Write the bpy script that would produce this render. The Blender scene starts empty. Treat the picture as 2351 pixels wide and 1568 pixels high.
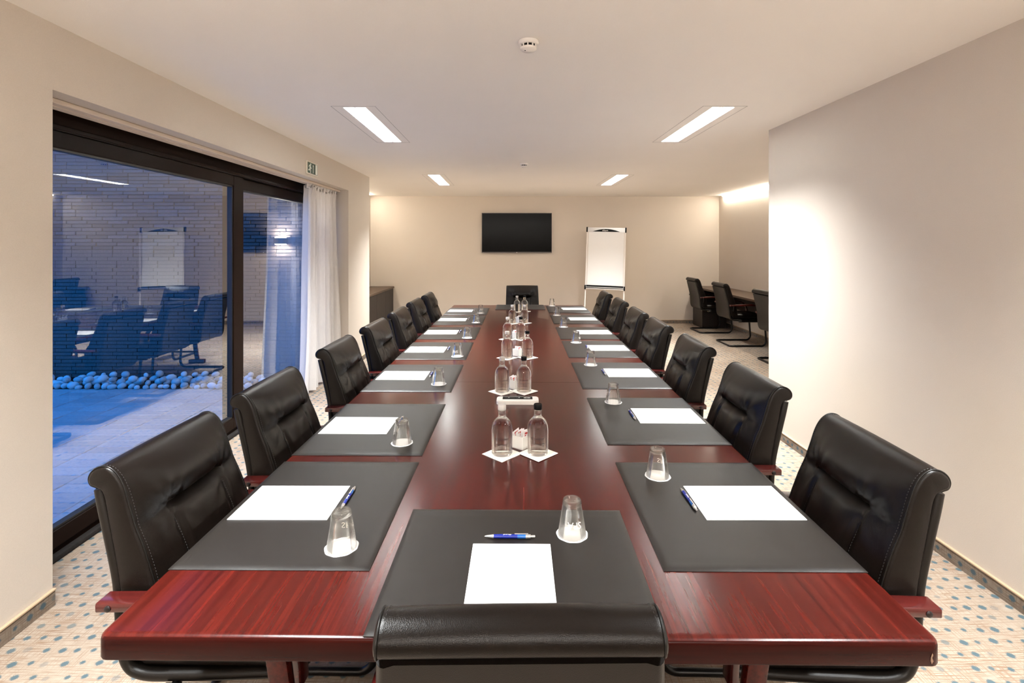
import bpy, bmesh, math, random
from math import sin, cos, pi, radians, exp, atan2, sqrt
from mathutils import Vector, Matrix
random.seed(7)
S = bpy.context.scene
COL = S.collection

# ------------------------------------------------------------------ camera
cam_d = bpy.data.cameras.new('camera'); cam = bpy.data.objects.new('camera', cam_d); COL.objects.link(cam)
cam_d.sensor_width = 36.0; cam_d.lens = 17.81
cam_d.shift_x = -0.0019; cam_d.shift_y = -0.0944
cam_d.clip_start = 0.05; cam_d.clip_end = 200
cam.location = (0, 0, 1.572); cam.rotation_euler = (pi/2, 0, -0.01118)
S.camera = cam
# ------------------------------------------------------------------ view, world, exposure
S.view_settings.view_transform = 'Standard'; S.view_settings.look = 'None'
S.view_settings.gamma = 1.0; S.view_settings.use_curve_mapping = False
S.view_settings.exposure = 1.55
S.cycles.use_denoising = True
S.cycles.max_bounces = 14; S.cycles.diffuse_bounces = 7; S.cycles.glossy_bounces = 6
S.cycles.transmission_bounces = 10; S.cycles.transparent_max_bounces = 16
S.cycles.sample_clamp_indirect = 6.0
W = bpy.data.worlds.new('dusk'); S.world = W; W.use_nodes = True
W.node_tree.nodes['Background'].inputs[0].default_value = (0.010, 0.175, 0.66, 1)   # clear deep blue dusk sky
W.node_tree.nodes['Background'].inputs[1].default_value = 1.6
FIX_W = 46.0; FIX_SPREAD = radians(106); LAMP_COL = (0.95, 0.98, 0.98); COVE = 33.0; COVE_COL = (1.0, 0.93, 0.80)

# ------------------------------------------------------------------ node helpers
def node(nt, typ, ins=None, **props):
    nd = nt.nodes.new(typ)
    for k, v in props.items(): setattr(nd, k, v)
    for k, v in (ins or {}).items():
        s = nd.inputs[k]
        if isinstance(v, bpy.types.NodeSocket): nt.links.new(v, s)
        else: s.default_value = v
    return nd
def math_(nt, op, a, b=0.0, c=0.0):
    nd = nt.nodes.new('ShaderNodeMath'); nd.operation = op
    for i, v in enumerate((a, b, c)):
        if isinstance(v, bpy.types.NodeSocket): nt.links.new(v, nd.inputs[i])
        else: nd.inputs[i].default_value = v
    return nd.outputs[0]
def mixc(nt, fac, a, b, mode='MIX'):
    nd = nt.nodes.new('ShaderNodeMix'); nd.data_type = 'RGBA'; nd.blend_type = mode
    for s, v in ((nd.inputs[0], fac), (nd.inputs[6], a), (nd.inputs[7], b)):
        if isinstance(v, bpy.types.NodeSocket): nt.links.new(v, s)
        else: s.default_value = v if not isinstance(v, tuple) or len(v) == 4 else (*v, 1)
    return nd.outputs[2]
def coords(nt, scale=(1, 1, 1), rot=(0, 0, 0), out='Object'):
    tc = nt.nodes.new('ShaderNodeTexCoord')
    return node(nt, 'ShaderNodeMapping', {'Vector': tc.outputs[out], 'Scale': scale, 'Rotation': rot}).outputs[0]
def noise(nt, vec, scale, detail=3.0, rough=0.55, out=0):
    return node(nt, 'ShaderNodeTexNoise', {'Vector': vec, 'Scale': scale, 'Detail': detail, 'Roughness': rough}).outputs[out]
def ramp(nt, fac, stops):
    nd = nt.nodes.new('ShaderNodeValToRGB'); nt.links.new(fac, nd.inputs[0]); cr = nd.color_ramp
    while len(cr.elements) < len(stops): cr.elements.new(0.5)
    for e, (p, c) in zip(cr.elements, stops): e.position = p; e.color = (*c, 1)
    return nd.outputs[0]
def maprange(nt, v, a, b, c, d):
    return node(nt, 'ShaderNodeMapRange', {0: v, 1: a, 2: b, 3: c, 4: d}).outputs[0]
def bump(nt, h, strength, dist):
    return node(nt, 'ShaderNodeBump', {'Height': h, 'Strength': strength, 'Distance': dist}).outputs[0]
def new_mat(name, color=(.5, .5, .5), rough=.5, metal=0.0, spec=.5, **kw):
    m = bpy.data.materials.new(name); m.use_nodes = True
    b = m.node_tree.nodes['Principled BSDF']
    b.inputs['Base Color'].default_value = (*color, 1); b.inputs['Roughness'].default_value = rough
    b.inputs['Metallic'].default_value = metal; b.inputs['Specular IOR Level'].default_value = spec
    for k, v in kw.items(): b.inputs[k.replace('_', ' ')].default_value = v
    return m, m.node_tree, b
def L(nt, a, b): nt.links.new(a, b)

# ------------------------------------------------------------------ materials
M = {}
def plaster(name, col, var=.04, scale=260):
    m, nt, b = new_mat(name, col, .92, spec=.2)
    v = coords(nt)
    f = noise(nt, v, scale, 3, .6); f2 = noise(nt, v, 1.3, 2)
    c = mixc(nt, maprange(nt, f, .3, .7, 0, 1), tuple(x*(1-var) for x in col), tuple(min(1, x*(1+var)) for x in col))
    c = mixc(nt, maprange(nt, f2, .3, .7, 0, .5), c, tuple(x*.96 for x in col))
    L(nt, c, b.inputs['Base Color']); L(nt, bump(nt, f, .25, .002), b.inputs['Normal'])
    return m
M['wall'] = plaster('wall_paper_cream', (.595, .53, .46))
M['ceiling'] = plaster('ceiling_paint', (.90, .865, .82), .015)
M['trim'] = plaster('trim_paint', (.66, .56, .47), .01); M['cap'] = plaster('skirting_cap', (.50, .37, .25), .02)

def carpet(name, sw, dark=1.0):
    m, nt, b = new_mat(name, (.5, .4, .3), .95, spec=.1)
    tc = nt.nodes.new('ShaderNodeTexCoord'); sp = node(nt, 'ShaderNodeSeparateXYZ', {0: tc.outputs['Object']})
    X, Y = sp.outputs[sw[0]], sp.outputs[sw[1]]
    P = .063
    xs = math_(nt, 'DIVIDE', X, P); ys = math_(nt, 'DIVIDE', Y, P)
    cx, cy = math_(nt, 'FLOOR', xs), math_(nt, 'FLOOR', ys)
    fx, fy = math_(nt, 'FRACT', xs), math_(nt, 'FRACT', ys)
    cell = node(nt, 'ShaderNodeCombineXYZ', {0: cx, 1: cy}).outputs[0]
    wn = node(nt, 'ShaderNodeTexWhiteNoise', {'Vector': cell}, noise_dimensions='2D')
    rs = node(nt, 'ShaderNodeSeparateColor', {0: wn.outputs['Color']})
    flat = node(nt, 'ShaderNodeCombineXYZ', {0: X, 1: Y}).outputs[0]
    jag = noise(nt, flat, 420, 1)
    dx = math_(nt, 'ABSOLUTE', math_(nt, 'SUBTRACT', math_(nt, 'SUBTRACT', fx, .5), maprange(nt, rs.outputs[0], 0, 1, -.12, .12)))
    dy = math_(nt, 'ABSOLUTE', math_(nt, 'SUBTRACT', math_(nt, 'SUBTRACT', fy, .5), maprange(nt, rs.outputs[1], 0, 1, -.08, .08)))
    d = math_(nt, 'ADD', math_(nt, 'MULTIPLY', math_(nt, 'MAXIMUM', dx, dy), .45), math_(nt, 'MULTIPLY', math_(nt, 'ADD', math_(nt, 'MULTIPLY', dx, .85), dy), .6))
    rad = math_(nt, 'ADD', maprange(nt, rs.outputs[2], 0, 1, .15, .27), maprange(nt, jag, .3, .7, -.05, .05))
    dash = maprange(nt, math_(nt, 'SUBTRACT', rad, d), -.04, .05, 0, 1)
    inten = maprange(nt, wn.outputs['Value'], .0, .35, .3, 1)
    dash = math_(nt, 'MULTIPLY', dash, inten)
    # woven streaks in both directions
    s1 = noise(nt, node(nt, 'ShaderNodeVectorMath', {0: flat, 1: (9, 230, 1)}, operation='MULTIPLY').outputs[0], 1, 3, .65)
    s2 = noise(nt, node(nt, 'ShaderNodeVectorMath', {0: flat, 1: (230, 9, 1)}, operation='MULTIPLY').outputs[0], 1, 3, .65)
    big = noise(nt, flat, 2.2, 2)
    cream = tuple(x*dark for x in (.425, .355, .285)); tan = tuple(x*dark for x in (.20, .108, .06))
    st = math_(nt, 'MAXIMUM', maprange(nt, s1, .44, .62, 0, 1), maprange(nt, s2, .47, .66, 0, .95))
    st = math_(nt, 'MULTIPLY', st, maprange(nt, big, .35, .65, .55, 1.0))
    c = mixc(nt, st, cream, tan)
    c = mixc(nt, maprange(nt, noise(nt, flat, 900, 1), .35, .65, 0, .25), c, tuple(x*.55 for x in cream))
    c = mixc(nt, dash, c, tuple(x*(.5+.5*dark) for x in (.085, .128, .15)))
    L(nt, c, b.inputs['Base Color'])
    L(nt, bump(nt, noise(nt, flat, 700, 2), .5, .004), b.inputs['Normal'])
    return m
M['carpet'] = carpet('carpet_weave', (0, 1))
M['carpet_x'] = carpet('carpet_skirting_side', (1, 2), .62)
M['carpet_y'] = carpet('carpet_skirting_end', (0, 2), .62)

def wood(name, dark, mid, light, grain_axis=1, rough=.2, coat=.0, streak=26, spec=.5):
    m, nt, b = new_mat(name, mid, rough, spec=spec, Coat_Weight=coat, Coat_Roughness=.12)
    sc = [streak, streak, streak]; sc[grain_axis] = 1.6
    v = coords(nt, tuple(sc))
    w = noise(nt, v, 1.0, 5, .6)
    sc2 = [190, 190, 190]; sc2[grain_axis] = 7
    f = noise(nt, coords(nt, tuple(sc2)), 1.0, 2, .5)
    big = noise(nt, coords(nt, (3, 3, 3)), 1, 2)
    c = ramp(nt, w, [(.25, dark), (.5, mid), (.78, light)])
    c = mixc(nt, maprange(nt, f, .55, .75, 0, .55), c, dark)
    c = mixc(nt, maprange(nt, big, .35, .7, 0, .2), c, dark)
    L(nt, c, b.inputs['Base Color'])
    return m
M['mahogany'] = wood('polished_mahogany', (.019, .0022, .0016), (.043, .0044, .0027), (.074, .0078, .0042), 1, .225, .0, 64, .22)
M['mahogany_end_shaded'] = wood('polished_mahogany_end_shaded', (.010, .0013, .0010), (.019, .0021, .0014), (.027, .003, .0019), 0, .25, .0, 50, .09)  # grain turned crosswise; shade of the unlit table end put into darker colour
M['arm_wood'] = wood('mahogany_arm', (.020, .0026, .0022), (.048, .0048, .0038), (.075, .0075, .0055), 0, .22, .2, 40)
M['desk_wood'] = wood('brown_walnut', (.035, .019, .011), (.075, .042, .024), (.11, .064, .04), 1, .45)
M['desk_dark'] = wood('dark_walnut', (.006, .0035, .0026), (.012, .0066, .0046), (.018, .010, .0066), 2, .5)

def leather(name, col, rough, sc, strength, spec=.5, dist=.0012, und=1.2):
    m, nt, b = new_mat(name, col, rough, spec=spec)
    v = coords(nt)
    vo = node(nt, 'ShaderNodeTexVoronoi', {'Vector': v, 'Scale': sc}, feature='DISTANCE_TO_EDGE').outputs['Distance']
    h = math_(nt, 'MINIMUM', math_(nt, 'MULTIPLY', vo, 3.0), .6)
    n2 = noise(nt, v, 14, 3)
    hh = math_(nt, 'ADD', h, math_(nt, 'MULTIPLY', n2, und))
    L(nt, bump(nt, hh, strength, dist), b.inputs['Normal'])
    return m
M['leather'] = leather('black_brown_leather', (.0042, .0027, .0020), .30, 360, .17, .19, .0010, .5)
M['shell_leather'] = leather('shell_leather', (.0060, .0044, .0034), .36, 360, .14, .2, .0010, .5)
M['pad'] = leather('desk_pad_leather', (.0095, .0076, .0064), .42, 600, .16, .36, .0006, .2)
M['stitch'], _, _ = new_mat('grey_thread', (.010, .008, .007), .7)
M['piping'], _, _ = new_mat('leather_piping', (.003, .0025, .002), .35, spec=.3)
M['black_steel'], _, _ = new_mat('black_lacquered_steel', (.003, .0024, .0022), .32, spec=.3)
M['bolt'], _, _ = new_mat('dark_bolt', (.03, .025, .025), .35, .8)
M['black_plastic'], _, _ = new_mat('black_plastic', (.002, .002, .0024), .4, spec=.12)
M['white_plastic'], _, _ = new_mat('white_plastic', (.80, .76, .72), .35)
M['silver'], _, _ = new_mat('satin_aluminium', (.62, .60, .58), .32, .85)
M['screen'], _, _ = new_mat('dark_screen', (.0012, .0007, .0006), .2, spec=.06)
M['bezel'], _, _ = new_mat('grey_bezel', (.09, .078, .074), .35, .6)
def paper(name, col):
    m, nt, b = new_mat(name, col, .8, spec=.2)
    L(nt, bump(nt, noise(nt, coords(nt), 500, 2), .15, .0004), b.inputs['Normal'])
    return m
M['paper'] = paper('white_paper', (.90, .90, .90)); M['napkin'] = paper('cream_napkin', (.86, .83, .76))
M['chart'] = paper('chart_paper', (.88, .88, .87))
M['ceramic'], _, _ = new_mat('white_ceramic', (.82, .80, .76), .18)
M['red_ink'], _, _ = new_mat('red_print', (.55, .04, .04), .6)
M['blue_pen'], _, _ = new_mat('blue_pen_plastic', (.004, .014, .19), .2, spec=.6)
M['light_blue'], _, _ = new_mat('light_blue_plastic', (.01, .09, .33), .2, spec=.6)
M['print_dark'], _, _ = new_mat('dark_print', (.012, .010, .018), .5)
M['print_white'], _, _ = new_mat('white_print', (.85, .83, .78), .5)
M['frame_brown'], _nt, _b = new_mat('dark_brown_window_frame', (.0095, .0045, .0028), .45, spec=.05)
M['rubber'], _, _ = new_mat('black_gasket', (.002, .002, .002), .5)
M['exit_green'], _, _ = new_mat('exit_green', (.004, .036, .010), .45)
M['exit_rim'], _, _ = new_mat('exit_rim_plastic', (.72, .66, .55), .4)
M['exit_white'], _, _ = new_mat('exit_white', (.80, .82, .74), .5)
M['chip'], _, _ = new_mat('bare_chipped_wood', (.17, .10, .065), .8)
M['slate'] = plaster('threshold_stone', (.022, .019, .018), .25, 60)
M['dark_slot'], _, _ = new_mat('dark_slot', (.004, .003, .003), .8)

def thin_glass(name, refl=1.0, tint=(1, 1, 1), ior=1.5):
    m = bpy.data.materials.new(name); m.use_nodes = True; nt = m.node_tree
    nt.nodes.remove(nt.nodes['Principled BSDF'])
    tr = node(nt, 'ShaderNodeBsdfTransparent', {'Color': (*tint, 1)})
    gl = node(nt, 'ShaderNodeBsdfGlossy', {'Color': (1, 1, 1, 1), 'Roughness': 0.0})
    fr = node(nt, 'ShaderNodeFresnel', {'IOR': ior}).outputs[0]
    f = math_(nt, 'MINIMUM', math_(nt, 'MULTIPLY', fr, refl), .95)
    mx = node(nt, 'ShaderNodeMixShader', {0: f, 1: tr.outputs[0], 2: gl.outputs[0]})
    L(nt, mx.outputs[0], nt.nodes['Material Output'].inputs['Surface'])
    return m
M['pane'] = thin_glass('window_pane_glass', 3.3, (.95, .96, .97))
def clear_glass(name, ior, tmix, tint=(1, 1, 1)):
    m = bpy.data.materials.new(name); m.use_nodes = True; nt = m.node_tree
    nt.nodes.remove(nt.nodes['Principled BSDF'])
    tr = node(nt, 'ShaderNodeBsdfTransparent', {'Color': (*tint, 1)})
    gl = node(nt, 'ShaderNodeBsdfGlass', {'Color': (*tint, 1), 'Roughness': 0.0, 'IOR': ior})
    mx = node(nt, 'ShaderNodeMixShader', {0: tmix, 1: gl.outputs[0], 2: tr.outputs[0]})
    L(nt, mx.outputs[0], nt.nodes['Material Output'].inputs['Surface'])
    return m
def tumbler_mat():
    m = bpy.data.materials.new('tumbler_glass'); m.use_nodes = True; nt = m.node_tree
    nt.nodes.remove(nt.nodes['Principled BSDF'])
    lw = node(nt, 'ShaderNodeLayerWeight', {'Blend': .5}).outputs['Facing']
    col = mixc(nt, math_(nt, 'POWER', lw, 3.0), (.985, .98, .965), (.95, .94, .91))
    tr = node(nt, 'ShaderNodeBsdfTransparent', {'Color': col})
    gl = node(nt, 'ShaderNodeBsdfGlossy', {'Color': (1, 1, 1, 1), 'Roughness': 0.02})
    f = math_(nt, 'MINIMUM', math_(nt, 'MULTIPLY', node(nt, 'ShaderNodeFresnel', {'IOR': 1.45}).outputs[0], 1.1), .8)
    mx = node(nt, 'ShaderNodeMixShader', {0: f, 1: tr.outputs[0], 2: gl.outputs[0]})
    L(nt, mx.outputs[0], nt.nodes['Material Output'].inputs['Surface']); return m
M['tumbler'] = tumbler_mat(); M['solid_glass'] = clear_glass('solid_base_glass', 1.45, .75, (.99, .985, .97))
M['bottle'] = clear_glass('bottle_glass_water', 1.33, .1, (.99, .985, .975))

def emis(name, col, st):
    m = bpy.data.materials.new(name); m.use_nodes = True; nt = m.node_tree
    nt.nodes.remove(nt.nodes['Principled BSDF'])
    e = node(nt, 'ShaderNodeEmission', {'Color': (*col, 1), 'Strength': st})
    L(nt, e.outputs[0], nt.nodes['Material Output'].inputs['Surface']); return m
M['cove_led'] = emis('cove_led', COVE_COL, COVE); M['fill_led_front'] = emis('fill_led_neutral', (1, .98, .94), 105.0)
M['louvre'], _, _ = new_mat('white_louvre', (.82, .82, .80), .3)

def curtain_mat():
    m = bpy.data.materials.new('sheer_white_curtain'); m.use_nodes = True; nt = m.node_tree
    nt.nodes.remove(nt.nodes['Principled BSDF'])
    f = noise(nt, coords(nt, (1, 1, .05)), 300, 2)
    col = mixc(nt, f, (.72, .68, .64), (.86, .82, .78))
    d = node(nt, 'ShaderNodeBsdfDiffuse', {'Color': col}); t = node(nt, 'ShaderNodeBsdfTranslucent', {'Color': col})
    tp = node(nt, 'ShaderNodeBsdfTransparent', {})
    m1 = node(nt, 'ShaderNodeMixShader', {0: .16, 1: d.outputs[0], 2: t.outputs[0]})
    m2 = node(nt, 'ShaderNodeMixShader', {0: .02, 1: m1.outputs[0], 2: tp.outputs[0]})
    L(nt, m2.outputs[0], nt.nodes['Material Output'].inputs['Surface']); return m
M['curtain'] = curtain_mat()

def brickmat():
    m, nt, b = new_mat('grey_brown_brick', (.1, .09, .08), .75, spec=.35)
    oi = nt.nodes.new('ShaderNodeObjectInfo')
    v = coords(nt)
    f = noise(nt, v, 60, 3)
    rnd = node(nt, 'ShaderNodeTexWhiteNoise', {'Vector': node(nt, 'ShaderNodeVectorMath', {0: oi.outputs['Location'], 1: (7.1, 3.3, 9.7)}, operation='MULTIPLY').outputs[0]})
    c = mixc(nt, rnd.outputs['Value'], (.085, .062, .052), (.16, .13, .118))
    c = mixc(nt, maprange(nt, f, .3, .7, 0, .6), c, (.06, .048, .042))
    L(nt, c, b.inputs['Base Color']); L(nt, bump(nt, f, .5, .004), b.inputs['Normal']); return m
M['brick'] = brickmat()
M['mortar'], _, _ = new_mat('dark_mortar', (.022, .02, .019), .95)
def pavermat():
    m, nt, b = new_mat('grey_paver', (.3, .3, .3), .62, spec=.4)
    oi = nt.nodes.new('ShaderNodeObjectInfo'); v = coords(nt)
    f = noise(nt, v, 45, 4)
    rnd = node(nt, 'ShaderNodeTexWhiteNoise', {'Vector': oi.outputs['Location']})
    c = mixc(nt, rnd.outputs['Value'], (.34, .335, .33), (.48, .47, .46))
    c = mixc(nt, maprange(nt, f, .3, .7, 0, .5), c, (.30, .29, .285))
    L(nt, c, b.inputs['Base Color']); L(nt, bump(nt, f, .4, .004), b.inputs['Normal']); return m
M['paver'] = pavermat()
def pebblemat():
    m, nt, b = new_mat('pale_river_stone', (.6, .6, .58), .6)
    oi = nt.nodes.new('ShaderNodeObjectInfo'); v = coords(nt)
    c = mixc(nt, oi.outputs['Random'], (.42, .42, .40), (.78, .77, .73))
    c = mixc(nt, maprange(nt, noise(nt, v, 25, 3), .4, .7, 0, .4), c, (.36, .36, .35))
    L(nt, c, b.inputs['Base Color']); return m
M['pebble'] = pebblemat()

# ------------------------------------------------------------------ geometry helpers: each returns (verts, faces)
def box(x0, x1, y0, y1, z0, z1):
    v = [(x, y, z) for x in (x0, x1) for y in (y0, y1) for z in (z0, z1)]
    return v, [(0, 1, 3, 2), (4, 6, 7, 5), (0, 4, 5, 1), (2, 3, 7, 6), (0, 2, 6, 4), (1, 5, 7, 3)]
def rbox(x0, x1, y0, y1, z0, z1, r, seg=3):
    bm = bmesh.new(); bmesh.ops.create_cube(bm, size=1)
    bmesh.ops.scale(bm, vec=(x1-x0, y1-y0, z1-z0), verts=bm.verts)
    bmesh.ops.translate(bm, vec=((x0+x1)/2, (y0+y1)/2, (z0+z1)/2), verts=bm.verts)
    bmesh.ops.bevel(bm, geom=bm.edges[:], offset=r, segments=seg, profile=.5, affect='EDGES')
    bm.verts.index_update()
    out = ([tuple(v.co) for v in bm.verts], [tuple(v.index for v in f.verts) for f in bm.faces]); bm.free(); return out
def lathe(prof, n=24, cx=0, cy=0, closed=False):
    v, f = [], []; k = len(prof)
    for r, z in prof:
        for i in range(n):
            a = 2*pi*i/n; v.append((cx+r*cos(a), cy+r*sin(a), z))
    rng = range(k if closed else k-1)
    for j in rng:
        j2 = (j+1) % k
        for i in range(n):
            i2 = (i+1) % n
            f.append((j*n+i, j*n+i2, j2*n+i2, j2*n+i))
    if not closed:
        if prof[0][0] > 1e-6: f.append(tuple(range(n-1, -1, -1)))
        if prof[-1][0] > 1e-6: f.append(tuple((k-1)*n+i for i in range(n)))
    return v, f
def round_path(pts, r, seg=5):
    pts = [Vector(p) for p in pts]; out = [pts[0]]
    for a, b, c in zip(pts, pts[1:], pts[2:]):
        d1 = (a-b); d2 = (c-b); rr = min(r, d1.length*.49, d2.length*.49)
        p1 = b+d1.normalized()*rr; p2 = b+d2.normalized()*rr
        for i in range(seg+1):
            t = i/seg; out.append(p1*(1-t)**2+b*2*t*(1-t)+p2*t*t)
    out.append(pts[-1]); return out
def sweep(path, sect, up=(0, 0, 1), closed=False):
    """sect: list of (a,b) or function(i/n)->list ; a along side vector, b along normal"""
    path = [Vector(p) for p in path]; n = len(path); v, f = [], []
    up = Vector(up)
    for i, p in enumerate(path):
        if closed: t = path[(i+1) % n]-path[i-1]
        else: t = path[min(i+1, n-1)]-path[max(i-1, 0)]
        t.normalize()
        s = t.cross(up)
        if s.length < 1e-4: s = t.cross(Vector((1, 0, 0)))
        s.normalize(); nn = s.cross(t).normalized()
        sc = sect(i/(n-1)) if callable(sect) else sect
        k = len(sc)
        for a, b in sc: v.append(tuple(p+s*a+nn*b))
    m = n if closed else n-1
    for i in range(m):
        i2 = (i+1) % n
        for j in range(k):
            j2 = (j+1) % k
            f.append((i*k+j, i*k+j2, i2*k+j2, i2*k+j))
    if not closed:
        f.append(tuple(range(k-1, -1, -1))); f.append(tuple((n-1)*k+j for j in range(k)))
    return v, f
def circ(r, n=8): return [(r*cos(2*pi*i/n), r*sin(2*pi*i/n)) for i in range(n)]
def rrect(w, h, r, seg=3):
    out = []
    for cx, cy, a0 in ((w/2-r, h/2-r, 0), (-w/2+r, h/2-r, 90), (-w/2+r, -h/2+r, 180), (w/2-r, -h/2+r, 270)):
        for i in range(seg+1):
            a = radians(a0+90*i/seg); out.append((cx+r*cos(a), cy+r*sin(a)))
    return out
def prism(poly, z0, z1):
    n = len(poly); v = [(x, y, z0) for x, y in poly]+[(x, y, z1) for x, y in poly]
    return v, [tuple(range(n-1, -1, -1)), tuple(range(n, 2*n))]+[(i, (i+1) % n, n+(i+1) % n, n+i) for i in range(n)]
def xf(vf, mat): return [tuple(mat @ Vector(p)) for p in vf[0]], vf[1]
def join(*parts):
    v, f = [], []
    for pv, pf in parts:
        o = len(v); v += list(pv); f += [tuple(i+o for i in q) for q in pf]
    return v, f
def catmull(pts, per=6):
    P = [Vector(p) for p in pts]; P = [P[0]*2-P[1]]+P+[P[-1]*2-P[-2]]; out = []
    for i in range(1, len(P)-2):
        for k in range(per):
            t = k/per; a, b, c, d = P[i-1:i+3]
            out.append(.5*((2*b)+(c-a)*t+(2*a-5*b+4*c-d)*t*t+(3*b-3*c+d-a)*t**3))
    out.append(P[-2]); return out
def mesh(name, vf, mat=None, smooth=35):
    me = bpy.data.meshes.new(name); me.from_pydata(vf[0], [], vf[1])
    bm = bmesh.new(); bm.from_mesh(me); bmesh.ops.recalc_face_normals(bm, faces=bm.faces); bm.to_mesh(me); bm.free()
    if smooth:
        me.polygons.foreach_set('use_smooth', [True]*len(me.polygons)); me.set_sharp_from_angle(angle=radians(smooth))
    if mat: me.materials.append(M[mat] if isinstance(mat, str) else mat)
    me.update(); return me
def obj(name, vf, mat=None, parent=None, smooth=35, loc=None, rot=None):
    me = vf if isinstance(vf, bpy.types.Mesh) else mesh(name, vf, mat, smooth)
    o = bpy.data.objects.new(name, me); COL.objects.link(o)
    if parent: o.parent = parent
    if loc: o.location = loc
    if rot: o.rotation_euler = rot
    return o
def tag(o, label, cat, group=None):
    o['label'] = label; o['category'] = cat
    if group: o['group'] = group
    return o
def thing(name, label, cat, loc=(0, 0, 0), rz=0, group=None):
    o = bpy.data.objects.new(name, None); COL.objects.link(o); o.empty_display_size = .05
    o.location = loc; o.rotation_euler = (0, 0, rz)
    return tag(o, label, cat, group)
def struct(name, vf, mat, smooth=30):
    o = obj(name, vf, mat, None, smooth); o['kind'] = 'structure'; return o
def dup(root, loc, rz, label=None, group=None):
    r = root.copy(); COL.objects.link(r); r.location = loc; r.rotation_euler = (0, 0, rz)
    if label: r['label'] = label
    if group: r['group'] = group
    for ch in list(root.children):
        c = ch.copy(); COL.objects.link(c); c.parent = r
        for g in list(ch.children):
            d = g.copy(); COL.objects.link(d); d.parent = c
    return r
def text_mesh(body, size, extrude=.0004, mat='print_dark', res=2):
    cu = bpy.data.curves.new('lettering', 'FONT'); cu.body = body; cu.size = size; cu.extrude = extrude
    cu.align_x = 'CENTER'; cu.align_y = 'CENTER'; cu.resolution_u = res
    o = bpy.data.objects.new('lettering', cu); COL.objects.link(o)
    dg = bpy.context.evaluated_depsgraph_get(); me = bpy.data.meshes.new_from_object(o.evaluated_get(dg))
    v = [tuple(p.co) for p in me.vertices]; f = [tuple(p.vertices) for p in me.polygons]
    bpy.data.objects.remove(o); bpy.data.curves.remove(cu); bpy.data.meshes.remove(me)
    return v, f

# ================================================================== THE ROOM
ZC, XL, XR, YB, YF = 2.54, -1.99, 2.20, 10.10, -3.2
D0, D1, ZS = 2.235, 6.33, 2.25             # door opening along y, soffit height
YL, YR = 7.28, 4.255                       # where the side walls end and the niches begin
NL, NR = -2.74, 4.22
struct('floor', join(box(-2.27, NR+.1, YF-.1, YL, -.08, 0), box(NL-.1, NR+.1, YL, YB+.1, -.08, 0)), 'carpet')
struct('wall_left', join(box(-2.37, XL, YF, D0, 0, ZC+.1), box(-2.37, XL, D0, D1, ZS, ZC+.1), box(-2.37, XL, D1, YL-.16, 0, ZC+.1),
       box(NL-.1, XL, YL-.16, YL, -.05, ZC+.1)), 'wall')
struct('wall_niche_left', box(NL-.1, NL, YL, YB, 0, ZC+.1), 'wall')
struct('wall_right', join(box(XR, XR+.1, YF, YR-.1, 0, ZC+.1), box(XR, NR+.1, YR-.1, YR, 0, ZC+.1)), 'wall')
struct('wall_niche_right', box(NR, NR+.1, YR, YB, 0, ZC+.1), 'wall')
struct('wall_back', box(NL-.1, NR+.1, YB, YB+.1, 0, ZC+.1), 'wall')
struct('wall_front', box(-2.37, XR+.1, YF-.1, YF, 0, ZC+.1), 'wall')
FIX = [(-1.085, 3.58), (1.515, 3.545), (-1.035, 7.03), (1.585, 7.005), (-1.085, .13), (1.515, .10)]  # strip lamps (x centre, near y)
FIXL, FW = 1.20, .165
xs = sorted({NL-.1, NR+.1, *[x-FW/2 for x, y in FIX], *[x+FW/2 for x, y in FIX]})
ys = sorted({YF-.1, YB+.1, *[y for x, y in FIX], *[y+FIXL for x, y in FIX]})
cells = []
for a, b in zip(xs, xs[1:]):
    for c, d in zip(ys, ys[1:]):
        mx, my = (a+b)/2, (c+d)/2
        if any(abs(mx-x) < FW/2 and y < my < y+FIXL for x, y in FIX): continue
        if b < XL-.3 and d < YL-.1: continue
        cells.append(box(a, b, c, d, ZC, ZC+.09))
struct('ceiling', join(*cells), 'ceiling')
# skirting: carpet strip with a pale cap
def skirting(name, x0, x1, y0, y1, mat):
    o = struct(name, box(x0, x1, y0, y1, .001, .066), mat)
    e = .003
    c = obj('trim_cap', box(x0-e, x1+e, y0-e, y1+e, .066, .072), 'cap', o)
    return o
skirting('baseboard_right', XR-.012, XR+.002, YF, YR, 'carpet_x')
skirting('baseboard_left', XL-.002, XL+.012, YF, D0, 'carpet_x')
skirting('baseboard_left_far', XL-.002, XL+.012, D1, YL, 'carpet_x')
skirting('baseboard_back', NL, NR, YB-.012, YB+.002, 'carpet_y')
skirting('baseboard_niche_right', NR-.012, NR+.002, YR, YB, 'carpet_x')

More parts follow.
